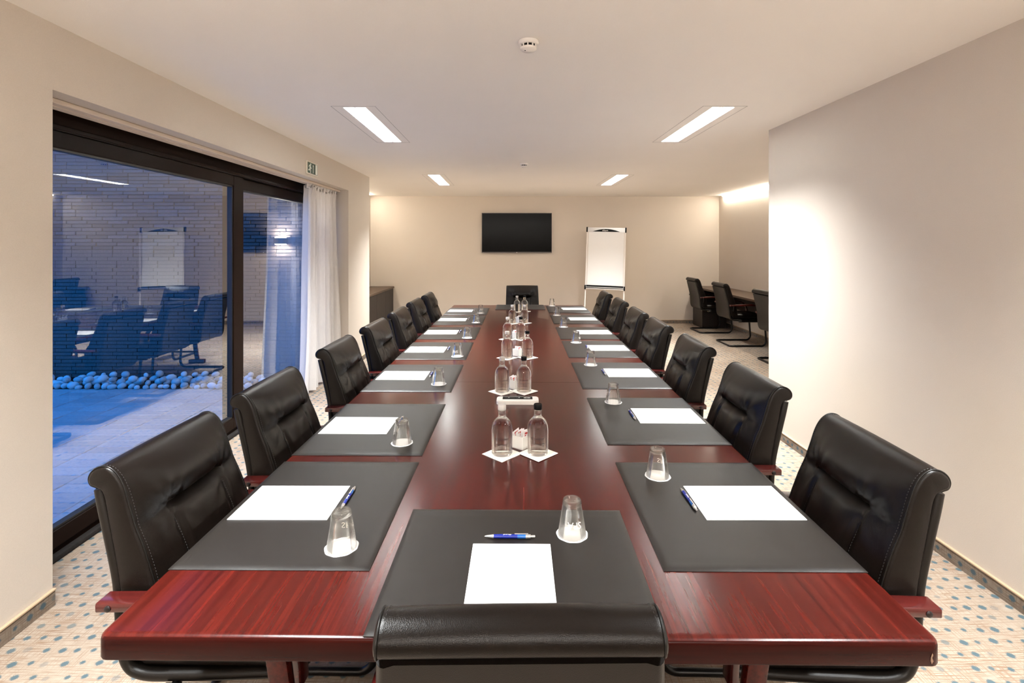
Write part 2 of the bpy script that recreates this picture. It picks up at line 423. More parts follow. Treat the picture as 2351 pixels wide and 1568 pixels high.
# ------------------------------------------------------------------ sliding glass door
door = bpy.data.objects.new('door_1', None); COL.objects.link(door); door['kind'] = 'structure'
obj('outer_frame', join(box(-2.36, -2.255, D0, D1, 2.145, ZS), box(-2.36, -2.27, D0, D0+.05, .05, 2.145), box(-2.36, -2.27, D1-.07, D1, .05, 2.145),
    box(-2.36, -2.275, D0, D1, -.02, .052), rbox(-2.275, -2.250, D0, D1, 2.15, 2.175, .004, 1), box(-2.275, -2.262, D0, D1, 2.19, 2.205)), 'frame_brown', door)
def leaf(name, x, y0, y1, z0, z1, st0, st1, railb, railt):
    fr = obj(name, join(rbox(x-.028, x+.028, y0, y0+st0, z0, z1, .004, 1), rbox(x-.028, x+.028, y1-st1, y1, z0, z1, .004, 1),
             rbox(x-.0275, x+.0275, y0+st0-.004, y1-st1+.004, z0, z0+railb, .004, 1), rbox(x-.0275, x+.0275, y0+st0-.004, y1-st1+.004, z1-railt, z1, .004, 1)), 'frame_brown', door)
    a, b, c, d = y0+st0, y1-st1, z0+railb, z1-railt
    g = .012
    obj('gasket', join(box(x-.02, x+.02, a, b, c, c+g), box(x-.02, x+.02, a, b, d-g, d), box(x-.02, x+.02, a, a+g, c, d), box(x-.02, x+.02, b-g, b, c, d)), 'rubber', fr)
    obj('glass_pane', ([(x, a, c), (x, b, c), (x, b, d), (x, a, d)], [(0, 1, 2, 3)]), 'pane', fr, 0)
    return fr
sl = leaf('sliding_leaf', -2.290, D0+.03, 4.355, .055, 2.145, .12, .155, .09, .085)
leaf('fixed_leaf', -2.330, 4.20, D1-.07, .055, 2.145, .10, .10, .08, .095)
th = struct('trim_1', rbox(-2.275, -2.235, D0, D1, .0, .028, .006, 2), 'slate')
rail = tag(obj('curtain_rail', join(rbox(-2.20, -2.09, D0, D1, 2.226, 2.2495, .003, 1), box(-2.155, -2.135, D0, D1, 2.222, 2.227)), 'trim'), 'pale painted curtain rail under the soffit above the sliding glass door', 'curtain rail')

# curtain: gathered sheer cloth
def curtain():
    nx, nz = 150, 34; v, f = [], []
    for j in range(nz+1):
        t = j/nz; z = .018+t*2.182
        spread = 1+.30*(1-t)**1.2
        for i in range(nx+1):
            s = i/nx
            y = 5.80+(s-.5)*.80*spread+.02*sin(9*s+3*t)
            amp = .055*(1-.35*t)*(1+.25*sin(5.1*s*pi))
            ph = 2*pi*(9.5*s+.25*sin(7*s)+.06*(1-t)*sin(21*s))
            x = -2.135+amp*sin(ph)+.018*sin(2.3*ph+1)+.012*(1-t)*sin(13*s+5*t)
            if t > .955: x += .012*sin(3*ph); y += .006*sin(2*ph); 
            v.append((x, y, z+(.012*sin(ph*1.0+.6) if t < .02 else 0)+(.010*sin(2*ph) if t > .99 else 0)))
    for j in range(nz):
        for i in range(nx):
            a = j*(nx+1)+i; f.append((a, a+1, a+nx+2, a+nx+1))
    return v, f
ct = thing('curtain', 'sheer white curtain drawn to the far side of the sliding glass door', 'curtain', (0, 0, 0))
obj('cloth', curtain(), 'curtain', ct, 80)
tape = []
for i in range(101):
    s = i/100; ph = 2*pi*(9.5*s+.25*sin(7*s))
    tape.append((-2.135+.04*sin(ph)+.014*sin(3*ph), 5.80+(s-.5)*.82+.01*sin(2*ph), 2.190+.012*sin(2*ph+1)))
obj('gathered_heading', sweep(tape, rrect(.006, .052, .002, 1)), 'curtain', ct, 80)
for i in range(12):
    y = 5.80+(i/11-.5)*.76
    obj('hook', sweep([(-2.145, y, 2.221), (-2.145, y, 2.203), (-2.135, y, 2.193)], circ(.003, 6), (1, 0, 0)), 'white_plastic', ct)

# ================================================================== COURTYARD
YW = 6.0
wc = struct('wall_courtyard', join(box(-9.5, -2.37, YW+.012, YW+.25, -.1, 3.7)), 'mortar')
PITCH, BH, BL = .0428, .0365, .238
bmesh_ = {}
def brick_mesh(l):
    k = round(l, 3)
    if k not in bmesh_: bmesh_[k] = mesh('brick', rbox(-l/2, l/2, -.012, .03, -BH/2, BH/2, .003, 1), 'brick', 30)
    return bmesh_[k]
stuff = []; nb = 0
for r in range(84):
    z = .02+PITCH*r+BH/2
    x = -2.375-random.choice((0, .3, .5, .75))*BL
    first = True
    x1 = -2.375
    while x1 > -9.3:
        l = (x1-x-.006) if first else BL-.006
        if first and l < .03: first = False; x1 = x; x = x1-BL; continue
        c = x1-.003-l/2; py = random.uniform(-.004, .003)
        if c > -5.35 and 1.42 < z < 2.62 and nb < 300 and l > .05 and (c > -4.4 or z > 1.5):
            o = obj('brick', brick_mesh(l), None, wc, loc=(c, YW+py, z)); nb += 1
        else: stuff.append(xf(box(-l/2, l/2, -.012, .03, -BH/2, BH/2), Matrix.Translation((c, YW+py, z))))
        first = False; x1 = x; x = x1-BL
so = obj('brickwork', join(*stuff), 'brick', wc, 0); so['kind'] = 'stuff'

ZG = -.03
ground = struct('floor_courtyard', box(-9.5, -2.37, -3.5, YW+.02, ZG-.1, ZG-.014), 'mortar')
pm = mesh('paver', rbox(-.147, .147, -.0605, .0605, -.03, 0, .004, 1), 'paver', 30)
pst = []; npv = 0
ix = 0
xx = -2.372-.15
while xx > -9.3:
    yy = 5.62
    while yy > -3.4:
        zz = ZG+random.uniform(-.003, .002)
        vis = xx > -.913*yy-.25 and yy > 2.2
        if vis and npv < 300:
            obj('paver', pm, None, ground, loc=(xx, yy, zz)); npv += 1
        else: pst.append(xf(box(-.147, .147, -.0605, .0605, -.03, 0), Matrix.Translation((xx, yy, zz))))
        yy -= .125
    xx -= .30; ix += 1
po = obj('paver_field', join(*pst), 'paver', ground, 0); po['kind'] = 'stuff'
# river stones along the foot of the brick wall
def stone(seed):
    rn = random.Random(seed); bm = bmesh.new(); bmesh.ops.create_icosphere(bm, subdivisions=2, radius=1)
    sx, sy, sz = 1, rn.uniform(.7, .85), rn.uniform(.55, .72); k1, k2 = rn.uniform(0, 6), rn.uniform(0, 6)
    for v in bm.verts:
        w = 1+.10*sin(2.1*v.co.x+k1)+.08*sin(2.7*v.co.y+k2)
        v.co = Vector((v.co.x*sx*w, v.co.y*sy*w, v.co.z*sz*w))
    out = ([tuple(v.co) for v in bm.verts], [tuple(q.index for q in fc.verts) for fc in bm.faces]); bm.free(); return out
stm = [mesh('river_stone', stone(k), 'pebble', 80) for k in range(5)]
placed = []
for row, (yr, zr, step, sz) in enumerate(((5.69, .0, .085, .046), (5.79, .012, .095, .050), (5.885, .03, .105, .052), (5.76, .062, .125, .047), (5.87, .088, .13, .05))):
    x = -2.46-row*.03
    while x > -6.3:
        for tries in range(6):
            s_ = sz*random.uniform(.72, 1.22); p = Vector((x+random.uniform(-.02, .02), yr+random.uniform(-.025, .025), ZG+zr+s_*.6))
            if all((p-q).length > .80*(s_+k) for q, k in placed[-90:]):
                placed.append((p, s_))
                o = obj('river_stone', stm[random.randrange(5)], None, None, loc=tuple(p), rot=(random.uniform(-.3, .3), random.uniform(-.35, .35), random.uniform(0, 6.28)))
                o.scale = (s_, s_, s_)
                tag(o, 'smooth pale river stone in the bed along the foot of the courtyard brick wall', 'stone', 'river stones along the brick wall')
                break
        x -= step*random.uniform(.85, 1.15)
# wall lamp
wl = thing('wall_lamp', 'small dark up and down lamp shining on the courtyard brick wall', 'lamp', (-2.655, YW-.012, 1.618))
obj('housing', rbox(-.062, .062, -.10, -.0, -.036, .036, .004, 1), 'black_plastic', wl)
M['lamp_glow'] = emis('lamp_glow', (1, .95, .85), 18)
for sg in (1, -1):
    obj('lens', box(-.05, .05, -.088, -.012, min(sg*.0365, sg*.040), max(sg*.0365, sg*.040)), 'lamp_glow', wl)
    ld = bpy.data.lights.new('wall_lamp_light', 'AREA'); ld.shape = 'RECTANGLE'; ld.size = .10; ld.size_y = .06; ld.energy = 2.2; ld.color = (1, .95, .85)
    lo = bpy.data.objects.new('wall_lamp_light', ld); COL.objects.link(lo); lo.parent = wl; lo.location = (0, -.05, sg*.043); lo.rotation_euler = (pi if sg > 0 else 0, 0, 0)

# ================================================================== CEILING LIGHTS
def fixture(i, x, y, label):
    t = thing('ceiling_light', label, 'ceiling light', (x, y, ZC), 0, 'recessed strip lights')
    h, w, l = .085, FW, FIXL
    obj('housing', join(box(-w/2, -w/2+.004, 0, l, 0, h), box(w/2-.004, w/2, 0, l, 0, h), box(-w/2, w/2, 0, .004, 0, h), box(-w/2, w/2, l-.004, l, 0, h), box(-w/2, w/2, 0, l, h-.004, h)), 'louvre', t)
    obj('louvre', join(box(-.004, .004, .004, l-.004, .002, .03), *[box(-w/2+.004, w/2-.004, .05+k*.0555, .0515+k*.0555, .006, .026) for k in range(21)]), 'louvre', t)
    gx0, gx1, g = -.155, .155, .0022      # hairline edge of the access panel around the strip
    obj('access_panel_edge', join(box(gx0, gx1, -.03, -.03+g, -.0006, .001), box(gx0, gx1, l+.02, l+.02+g, -.0006, .001), box(gx0, gx0+g, -.03, l+.02, -.0006, .001), box(gx1-g, gx1, -.03, l+.02, -.0006, .001)), 'bezel', t)
    ld = bpy.data.lights.new('strip_lamp', 'AREA'); ld.shape = 'RECTANGLE'; ld.size = w-.012; ld.size_y = l-.02
    ld.energy = FIX_W; ld.color = LAMP_COL; ld.spread = FIX_SPREAD
    lo = bpy.data.objects.new('strip_lamp', ld); COL.objects.link(lo); lo.parent = t; lo.location = (0, l/2, .045)
FL = ['recessed white strip light in the ceiling, nearer pair, window side', 'recessed white strip light in the ceiling, nearer pair, blank wall side',
      'recessed white strip light in the ceiling, far pair, window side', 'recessed white strip light in the ceiling, far pair, blank wall side',
      'recessed strip light overhead behind the camera, window side', 'recessed strip light overhead behind the camera, blank wall side']
for i, (x, y) in enumerate(FIX): fixture(i, x, y, FL[i])
# cove strips washing the niche walls
def led(label, x0, x1, y0, y1, m='cove_led'):
    t = thing('cove_light', label, 'cove light', ((x0+x1)/2, (y0+y1)/2, ZC))
    ox, oy = t.location.x, t.location.y
    obj('led_strip', box(x0-ox, x1-ox, y0-oy, y1-oy, -.022, -.004), m, t)
    obj('channel', box(x0-ox-.003, x1-ox+.003, y0-oy-.003, y1-oy+.003, -.004, 0), 'white_plastic', t)
led('thin LED cove strip at the top of the right niche wall above the desk', NR-.045, NR-.015, YR+.1, YB-.25)
led('thin LED cove strip at the top of the left niche wall above the sideboard', NL+.015, NL+.045, YL+.1, YB-.25)

led('unseen LED fill strip added on the wall behind the camera to brighten the ceiling', XL+.15, XR-.15, YF+.015, YF+.045, 'fill_led_front')  # added fill light out of view, lifts the ceiling brightness

def smoke(label, x, y):
    t = thing('smoke_detector', label, 'smoke detector', (x, y, ZC), 0, 'ceiling smoke detectors')
    obj('base_plate', lathe([(.048, -.0005), (.049, -.008), (.046, -.014), (.040, -.018)], 32), 'white_plastic', t)
    obj('sensing_ring', lathe([(.034, -.018), (.033, -.036)], 32), 'dark_slot', t)
    obj('cap', lathe([(.040, -.031), (.038, -.039), (.029, -.046), (.0, -.049)], 32), 'white_plastic', t)
    for k in range(10):
        a = 2*pi*k/10+.2
        obj('rib', xf(box(.031, .040, -.0025, .0025, -.036, -.015), Matrix.Rotation(a, 4, 'Z')), 'white_plastic', t)
    obj('indicator', lathe([(.003, -.0455), (.003, -.0485)], 8, -.016, -.010), 'dark_slot', t)
smoke('white smoke detector on the ceiling, the nearer and larger of two', .096, 2.41)
smoke('small white smoke detector on the ceiling between the far strip lights', .187, 6.03)

# ================================================================== WALL THINGS
tv = thing('television', 'flat black television on the back wall behind the table', 'television', (.169, YB, 1.41))
obj('casing', rbox(-.690, .690, -.048, -.012, .006, .788, .006, 2), 'black_plastic', tv)
obj('wall_bracket', box(-.2, .2, -.013, -.001, .25, .55), 'black_steel', tv)
obj('bezel', join(box(-.696, .696, -.052, -.046, .0, .022), box(-.696, .696, -.052, -.046, .784, .795), box(-.696, -.687, -.052, -.046, .02, .786), box(.687, .696, -.052, -.046, .02, .786)), 'bezel', tv)
obj('screen', box(-.687, .687, -.0505, -.047, .022, .784), 'screen', tv)
obj('logo', prism([(-.012, 0), (.012, 0), (0, .012)], 0, .002), 'print_white', tv, loc=(0, -.052, .006), rot=(pi/2, 0, 0))

def exit_sign():
    t = thing('exit_sign', 'green emergency exit sign with running man above the glass door', 'sign', (XL, 5.13, 2.338))
    obj('back_plate', rbox(.0, .018, -.142, .142, -.064, .064, .003, 1), 'exit_rim', t)
    obj('green_panel', box(.018, .0195, -.130, .130, -.053, .053), 'exit_green', t)
    lay = [0]
    def pl(poly, nm):
      lay[0] += 1; e = .0001*lay[0]
      obj(nm, ([(.0196, y, z) for y, z in poly]+[(.0200+e, y, z) for y, z in poly],
        [tuple(range(len(poly))), tuple(range(len(poly), 2*len(poly)))]+[(i, (i+1) % len(poly), len(poly)+(i+1) % len(poly), len(poly)+i) for i in range(len(poly))]), 'exit_white', t, 0)
    def limb(pts, w, nm):
        lay[0] += 1; e = .0001*lay[0]
        parts = [sweep([(.0198+e, y, z) for y, z in pts], [(-w/2, -.0004), (w/2, -.0004), (w/2, .0004), (-w/2, .0004)], (1, 0, 0))]
        obj(nm, join(*parts), 'exit_white', t, 0)
    pl([(-.055+.011*cos(a*pi/6), .037+.010*sin(a*pi/6)) for a in range(12)], 'running_man_head')
    limb([(-.062, .026), (-.068, .008), (-.075, -.008)], .020, 'running_man_torso')
    limb([(-.060, .020), (-.085, .026), (-.105, .006)], .009, 'running_man_arm')
    limb([(-.062, .018), (-.050, -.002), (-.034, .001)], .009, 'running_man_arm')
    limb([(-.075, -.008), (-.060, -.022), (-.062, -.050)], .012, 'running_man_leg')
    limb([(-.076, -.008), (-.092, -.026), (-.115, -.022)], .012, 'running_man_leg')
    limb([(.010, -.045), (.010, .030)], .010, 'arrow_shaft')
    pl([(-.002, .024), (.022, .024), (.010, .042)], 'arrow_head')
    pl([(.070, -.050), (.118, -.050), (.118, .050), (.070, .050)], 'door_symbol')
exit_sign()

# ------------------------------------------------------------------ flip chart
fc = thing('flip_chart', 'white flip chart on a tripod stand by the back wall', 'flip chart', (1.775, 9.42, 0), radians(-13))
ROLL = Matrix.Rotation(radians(1.5), 4, 'Y')
def fobj(nm, vf, mat, par=fc, sm=35): return obj(nm, xf(vf, ROLL), mat, par, sm)
tilt = .10
def ty(z): return tilt*(z-.78)       # the board leans back
def slab(x0, x1, z0, z1, y0, y1):
    v = [(x, ty(z)+y, z) for z in (z0, z1) for x in (x0, x1) for y in (y0, y1)]
    return v, [(0, 1, 3, 2), (4, 6, 7, 5), (0, 4, 5, 1), (2, 3, 7, 6), (0, 2, 6, 4), (1, 5, 7, 3)]
fobj('board', slab(-.345, .345, .80, 1.83, .0, .016), 'white_plastic')
fobj('side_rail', slab(-.355, -.343, .80, 1.83, -.004, .018), 'silver'); fobj('side_rail', slab(.343, .355, .80, 1.83, -.004, .018), 'silver')
fobj('paper_pad', slab(-.325, .325, .815, 1.83, -.010, -.001), 'chart')
bar = fobj('clamp_bar', slab(-.348, .348, 1.815, 1.895, -.026, .016), 'silver')
y0 = ty(1.83)-.029
arc = [(-.255+.51*k/24, 1.818+.052*sin(pi*k/24)**.9) for k in range(25)]
n = len(arc)
fobj('dark_arch', ([(x, y0+(z-1.818)*.1, z) for x, z in arc]+[(x, y0+.004+(z-1.818)*.1, z) for x, z in arc], [tuple(range(n)), tuple(range(n, 2*n))]+[(i, i+1, n+i+1, n+i) for i in range(n-1)]+[(n-1, 0, n, 2*n-1)]), 'black_plastic', bar)
fobj('lettering', xf(text_mesh('ellipen', .042, .0005), Matrix.Translation((-.02, y0-.002, 1.842)) @ Matrix.Rotation(pi/2, 4, 'X')), 'print_white', bar, 0)
for s in (-1, 1):
    fobj('end_cap', slab(min(s*.345, s*.372), max(s*.345, s*.372), 1.808, 1.902, -.032, .022), 'black_plastic')
    fobj('tray_end', slab(min(s*.345, s*.372), max(s*.345, s*.372), .735, .812, -.07, .022), 'black_plastic')
fobj('pen_tray', join(slab(-.346, .346, .775, .812, -.028, .016), slab(-.346, .346, .765, .777, -.075, .01)), 'black_plastic')
fobj('tray_edge', slab(-.346, .346, .778, .788, -.078, -.070), 'silver')
arc2 = [(-.30, .762), (-.22, .742), (0, .735), (.22, .742), (.30, .762)]
fobj('tray_lower_rail', slab(-.345, .345, .742, .764, -.03, .01), 'silver')
for s in (-1, 1):
    a = Vector((s*.350, .0, .80)); zf = s*.350*sin(radians(1.5))
    lg = fobj('leg', sweep([(s*.350, .03, 1.80), (s*.352, -.02, .78), (s*.356, -.09, zf+.02)], rrect(.022, .022, .004, 1), (0, 1, 0)), 'white_plastic')
    fobj('rubber_foot', lathe([(.014, zf+.002), (.014, zf+.03)], 10, s*.356, -.09), 'black_plastic', lg)
fobj('leg', sweep([(0, .125, 1.6), (0, .42, .02)], rrect(.022, .022, .004, 1), (0, 1, 0)), 'silver')

# ------------------------------------------------------------------ niche furniture
dk = thing('wall_desk', 'long brown wooden desk along the right niche wall behind three chairs', 'desk', (3.95, 8.2, 0))
obj('desk_top', rbox(-.265, .262, -3.6, 1.885, .715, .75, .003, 1), 'desk_wood', dk)
obj('modesty_panel', box(.20, .225, -3.5, 1.80, .40, .715), 'desk_dark', dk)
for y in (1.80, -1.02, -3.5): obj('side_panel', rbox(-.235, .255, y-.02, y+.02, .0, .715, .002, 1), 'desk_wood' if y < 1.5 else 'desk_dark', dk)
obj('drawer_pedestal', rbox(-.30, .16, 1.30, 1.77, .002, .60, .004, 1), 'desk_dark', dk)
sb = thing('sideboard', 'dark wooden sideboard in the left niche by the back wall', 'sideboard', (-2.60, 8.9, 0))
obj('worktop', rbox(-.132, .335, -1.35, 1.19, .715, .75, .003, 1), 'desk_wood', sb)
obj('carcass', box(-.128, .30, -1.34, 1.185, .05, .715), 'desk_dark', sb)
obj('plinth', box(-.128, .27, -1.33, 1.18, .001, .05), 'black_plastic', sb)
for k in range(4):
    d = obj('cabinet_door', rbox(.30, .318, -1.335+k*.63, -1.335+k*.63+.624, .06, .708, .002, 1), 'desk_dark', sb)

# ================================================================== THE TABLE
TX, TY, TA = .076, 3.985, -radians(1.17)
TM = Matrix.Translation((TX, TY, 0)) @ Matrix.Rotation(TA, 4, 'Z')
ZT = .75
def tw(x, y, z=ZT): p = TM @ Vector((x, y, z)); return tuple(p)
tb = thing('conference_table', 'long polished mahogany conference table made of three sections', 'table', (TX, TY, 0), TA)
def top_section(y0, y1, front, back):
    W2 = .884
    # rounded rectangle outline with a moulded edge on the open sides
    pro = [(0.0, ZT-.062), (.0, ZT-.062), (.004, ZT-.060)]
    bm = bmesh.new(); bmesh.ops.create_cube(bm, size=1)
    bmesh.ops.scale(bm, vec=(2*W2, y1-y0, .052), verts=bm.verts); bmesh.ops.translate(bm, vec=(0, (y0+y1)/2, ZT-.026), verts=bm.verts)
    ve = [e for e in bm.edges if abs(e.verts[0].co.z-e.verts[1].co.z) > .01 and ((front and e.verts[0].co.y < (y0+y1)/2) or (back and e.verts[0].co.y > (y0+y1)/2))]
    if ve: bmesh.ops.bevel(bm, geom=ve, offset=.022, segments=4, profile=.5, affect='EDGES')
    te = [e for e in bm.edges if e.verts[0].co.z > ZT-.001 and e.verts[1].co.z > ZT-.001 and not (abs(e.verts[0].co.y-e.verts[1].co.y) < 1e-4 and ((not front and e.verts[0].co.y < y0+.001) or (not back and e.verts[0].co.y > y1-.001)))]
    bmesh.ops.bevel(bm, geom=te, offset=.011, segments=4, profile=.5, affect='EDGES')
    le = [e for e in bm.edges if e.verts[0].co.z < ZT-.051 and e.verts[1].co.z < ZT-.051]
    bmesh.ops.bevel(bm, geom=le, offset=.004, segments=2, profile=.5, affect='EDGES')
    bm.verts.index_update()
    out = ([tuple(v.co) for v in bm.verts], [tuple(v.index for v in f.verts) for f in bm.faces]); bm.free(); return out
for y0_, y1_, fr_, bk_ in ((-2.930, -.9535, True, False), (-.9510, 1.0145, False, False), (1.0170, 2.930, False, True)):
    o = obj('table_top_section', top_section(y0_, y1_, fr_, bk_), 'mahogany', tb)
    o.data.materials.append(M['mahogany_end_shaded'])
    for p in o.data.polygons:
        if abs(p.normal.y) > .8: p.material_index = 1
obj('chipped_spot', ([(.8575, -2.9306, .719), (.8605, -2.9306, .728), (.8625, -2.9306, .724), (.8605, -2.9306, .718), (.863, -2.9306, .711), (.8595, -2.9306, .705), (.857, -2.9306, .712)], [(0, 1, 2, 3, 4, 5, 6)]), 'chip', tb, 0)
ZU = ZT-.0525
for y in (-2.80, 2.80):
    for s in (-1, 1):
        pts = [(s*.575, y, ZU), (s*.553, y, .56), (s*.538, y, .40), (s*.545, y, .22), (s*.57, y, .05)]
        obj('leg', sweep(catmull(pts, 5), rrect(.05, .03, .006, 2), (0, 1, 0)), 'mahogany', tb)
        obj('foot', rbox(s*.57-.10, s*.57+.10, y-.03, y+.03, .0, .05, .008, 2), 'mahogany', tb)
    obj('crossbeam', rbox(-.53, .53, y-.02, y+.02, .30, .38, .004, 1), 'mahogany', tb)
    obj('leg_panel', box(-.34, .34, y+.42, y+.45, .02, ZU), 'mahogany', tb) if y < 0 else None
for y in (-.952, 1.016):
    for s in (-1, 1):
        obj('leg', rbox(s*.30-.04, s*.30+.04, y-.05, y+.05, .0, ZU, .006, 2), 'mahogany', tb)

# ------------------------------------------------------------------ desk pads, paper, pens, glasses
def pad_mesh():
    w, d = .51, .638; bm = bmesh.new()
    nx, ny = 40, 44; v, f = [], []
    q_ = lambda t: sin(t*pi/2)*.55+t*.45
    for j in range(ny+1):
        for i in range(nx+1):
            a, b = q_(i/nx*2-1), q_(j/ny*2-1)
            e = min((1-abs(a))*w/2, (1-abs(b))*d/2)
            z = .0024+.0040*(1-exp(-e/.010))+.00025*sin(7*a+3*b)*sin(5*b)-.0005*exp(-((e-.03)/.01)**2)
            if e < 1e-6: z = .0018
            v.append((a*w/2, b*d/2, z))
    for j in range(ny):
        for i in range(nx):
            q = j*(nx+1)+i; f.append((q, q+1, q+nx+2, q+nx+1))
    rim = [j*(nx+1) for j in range(ny, 0, -1)]+list(range(0, nx))+[nx+j*(nx+1) for j in range(0, ny)]+[ny*(nx+1)+i for i in range(nx, 0, -1)]
    base = len(v); v += [(v[i][0], v[i][1], .0002) for i in rim]; n = len(rim)
    for i in range(n): f.append((rim[i], rim[(i+1) % n], base+(i+1) % n, base+i))
    f.append(tuple(base+i for i in range(n)))
    return mesh('desk_pad', (v, f), 'pad', 50)
PAD = pad_mesh()
PRINT = mesh('small_print', join(box(-.232, -.2313, -.293, -.264, .0058, .00645), box(-.2285, -.2279, -.296, -.270, .0058, .00645)), 'bezel', 0)
PADY_L = [-2.395, -1.70, -.845, -.054, .724, 1.530, 2.264]
PADY_R = [-2.390, -1.584, -.775, .022, .736, 1.598, 2.467]
PAPER = mesh('paper_sheet', rbox(-.1485, .1485, -.105, .105, .0001, .0022, .0004, 1), 'paper', 30)
NTH = ['nearest the camera', 'second from the camera', 'third from the camera', 'fourth from the camera', 'fifth from the camera', 'sixth from the camera', 'farthest from the camera']
def nth(i, side):
    return ('window side, ' if side < 0 else 'blank wall side, ')+NTH[i]
def pen_proto():
    t = thing('ballpoint_pen', 'pen', 'pen', (0, 0, 0), 0, 'blue pens laid by the paper')
    R = Matrix.Translation((0, 0, .0056)) @ Matrix.Rotation(pi/2, 4, 'Y')
    obj('barrel', xf(lathe([(.0052, -.046), (.0056, -.03), (.0055, .02), (.0053, .042)], 14), R), 'blue_pen', t)
    obj('tip', xf(lathe([(.0008, -.071), (.0024, -.066), (.0050, -.047), (.0052, -.046)], 14), R), 'silver', t)
    obj('upper_sleeve', xf(lathe([(.0054, .018), (.0056, .022), (.0056, .042), (.0054, .043)], 14), R), 'light_blue', t)
    obj('collar', xf(lathe([(.0055, .043), (.0054, .056), (.0045, .057)], 14), R), 'silver', t)
    obj('clicker', xf(lathe([(.0032, .057), (.0032, .068), (.0026, .069)], 12), R), 'silver', t)
    obj('clip', rbox(.012, .050, -.0018, .0018, .0118, .0134, .0006, 1), 'silver', t)
    def wrap(vf):
        r = .0058; return [(p[0]-.008, r*sin(p[1]/r), .0056+r*cos(p[1]/r)+p[2]*.2) for p in vf[0]], vf[1]
    obj('lettering', wrap(text_mesh('pindropp', .0062, .0003)), 'print_white', t, 0)
    return t
def wrapped_text(body, size, radius_at, z0, ang0, mat, flip=False, par=None, nm='lettering', out=.0002, extr=.0002):
    v, f = text_mesh(body, size, extr); o = []
    for x, y, z in v:
        if flip: x, y = -x, -y
        zz = z0+y; r = radius_at(zz)+out+z; a = ang0+x/radius_at(z0)
        o.append((r*cos(a), r*sin(a), zz))
    return obj(nm, (o, f), mat, par, 0)
GH = .097
def tumbler_proto():
    t = thing('tumbler', 'glass', 'glass', (0, 0, 0), 0, 'upturned water glasses')
    z0 = .0016
    prof = [(.0400, 0), (.0268, .086), (.0262, .093), (.0245, GH), (.0180, GH), (.0150, .0935), (.0, .0930)]
    inner = [(.0, .0825), (.0185, .0825), (.0228, .079), (.0243, .073), (.0383, 0)]
    wall = [(.0400, 0), (.0268, .086), (.0262, .0925), (.0243, .0810), (.0246, .073), (.0385, 0)]
    obj('glass_body', lathe([(r, z+z0) for r, z in wall], 40, closed=True), 'tumbler', t, 40)
    base = [(.0, .0835), (.0185, .0830), (.0238, .0815), (.0262, .0845), (.0262, .093), (.0245, GH), (.0180, GH), (.0150, .0935), (.0, .0930)]
    obj('thick_base', lathe([(r, z+z0) for r, z in base], 40), 'solid_glass', t, 40)
    wrapped_text('SPA', .0245, lambda z: .0400-(z-z0)*.1535, .042, -pi/2, 'print_white', True, t)
    return t
def coaster_mesh():
    n = 48; poly = [(((.0442)+.0007*sin(9*2*pi*i/n))*cos(2*pi*i/n), ((.0442)+.0007*sin(9*2*pi*i/n))*sin(2*pi*i/n)) for i in range(n)]
    return mesh('paper_coaster', prism(poly, .0001, .0012), 'paper', 30)
COAST = coaster_mesh()
pen0 = pen_proto(); tum0 = tumbler_proto(); used = {}
def put(proto, key, loc, rz, label):
    if key not in used:
        used[key] = 1; proto.location = loc; proto.rotation_euler = (0, 0, rz); proto['label'] = label; return proto
    return dup(proto, loc, rz, label)
GL = [(-.472, -2.624), (-.475, -1.903), (-.463, -1.021), (-.442, -.284), (-.446, .457), (-.442, 1.321), (-.448, 2.061)]
GR = [(.496, -2.194), (.496, -1.355), (.494, -.542), (.485, .249), (.45, 1.05), (.448, 1.883), (.450, 2.780)]
ZP = ZT+.0066
for side, ysl, gl in ((-1, PADY_L, GL), (1, PADY_R, GR)):
    for i, y in enumerate(ysl):
        w = nth(i, side)
        o = obj('desk_pad', PAD, None, None, loc=tw(side*.6255, y, ZT), rot=(0, 0, TA))
        tag(o, 'black leather desk pad on the table, '+w, 'desk pad', 'black desk pads')
        if side < 0: obj('small_print', PRINT, None, o)
        px = .710 if side > 0 else -.711
        yy = y+(.015, .02, .02, 0, .01, 0, 0)[i] if side > 0 else y+(.008, -.005, .01, 0, .01, 0, 0)[i]
        o = obj('paper_sheet', PAPER, None, None, loc=tw(px, yy, ZP), rot=(0, 0, TA+random.uniform(-.012, .012)))
        tag(o, 'blank white paper sheet on a desk pad, '+w, 'paper', 'white paper sheets')
        dy = .03 if side < 0 else .025
        put(pen0, 'pen', tw(side*.545+(.004 if side < 0 else .002), y+dy, ZP), TA+(pi/2 if side < 0 else -pi/2)+random.uniform(-.05, .05), 'blue ballpoint pen beside the paper, '+w)
        gx, gy = gl[i]
        o = obj('paper_coaster', COAST, None, None, loc=tw(gx, gy, ZP), rot=(0, 0, random.uniform(0, 6)))
        tag(o, 'round white paper coaster under a glass, '+w, 'coaster', 'paper coasters')
        put(tum0, 'tum', tw(gx, gy, ZP), random.uniform(1.2, 5.0) if (side, i) != (-1, 3) else -.4, 'upturned clear water glass on its coaster, '+w)
o = obj('desk_pad', PAD, None, None, loc=tw(-.002, -2.672, ZT), rot=(0, 0, TA+pi/2)); tag(o, 'black leather desk pad at the near head of the table, closest to the camera', 'desk pad', 'black desk pads')
o = obj('desk_pad', PAD, None, None, loc=tw(.026, 2.685, ZT), rot=(0, 0, TA+pi/2)); tag(o, 'black leather desk pad at the far head of the table below the television', 'desk pad', 'black desk pads')
o = obj('paper_sheet', PAPER, None, None, loc=tw(-.0135, -2.756, ZP), rot=(0, 0, TA+pi/2)); tag(o, 'blank white paper sheet at the near head of the table, upright behind the front chair', 'paper', 'white paper sheets')
put(pen0, 'pen', tw(-.018, -2.5785, ZP), TA, 'blue ballpoint pen lying crosswise above the paper at the near head of the table')
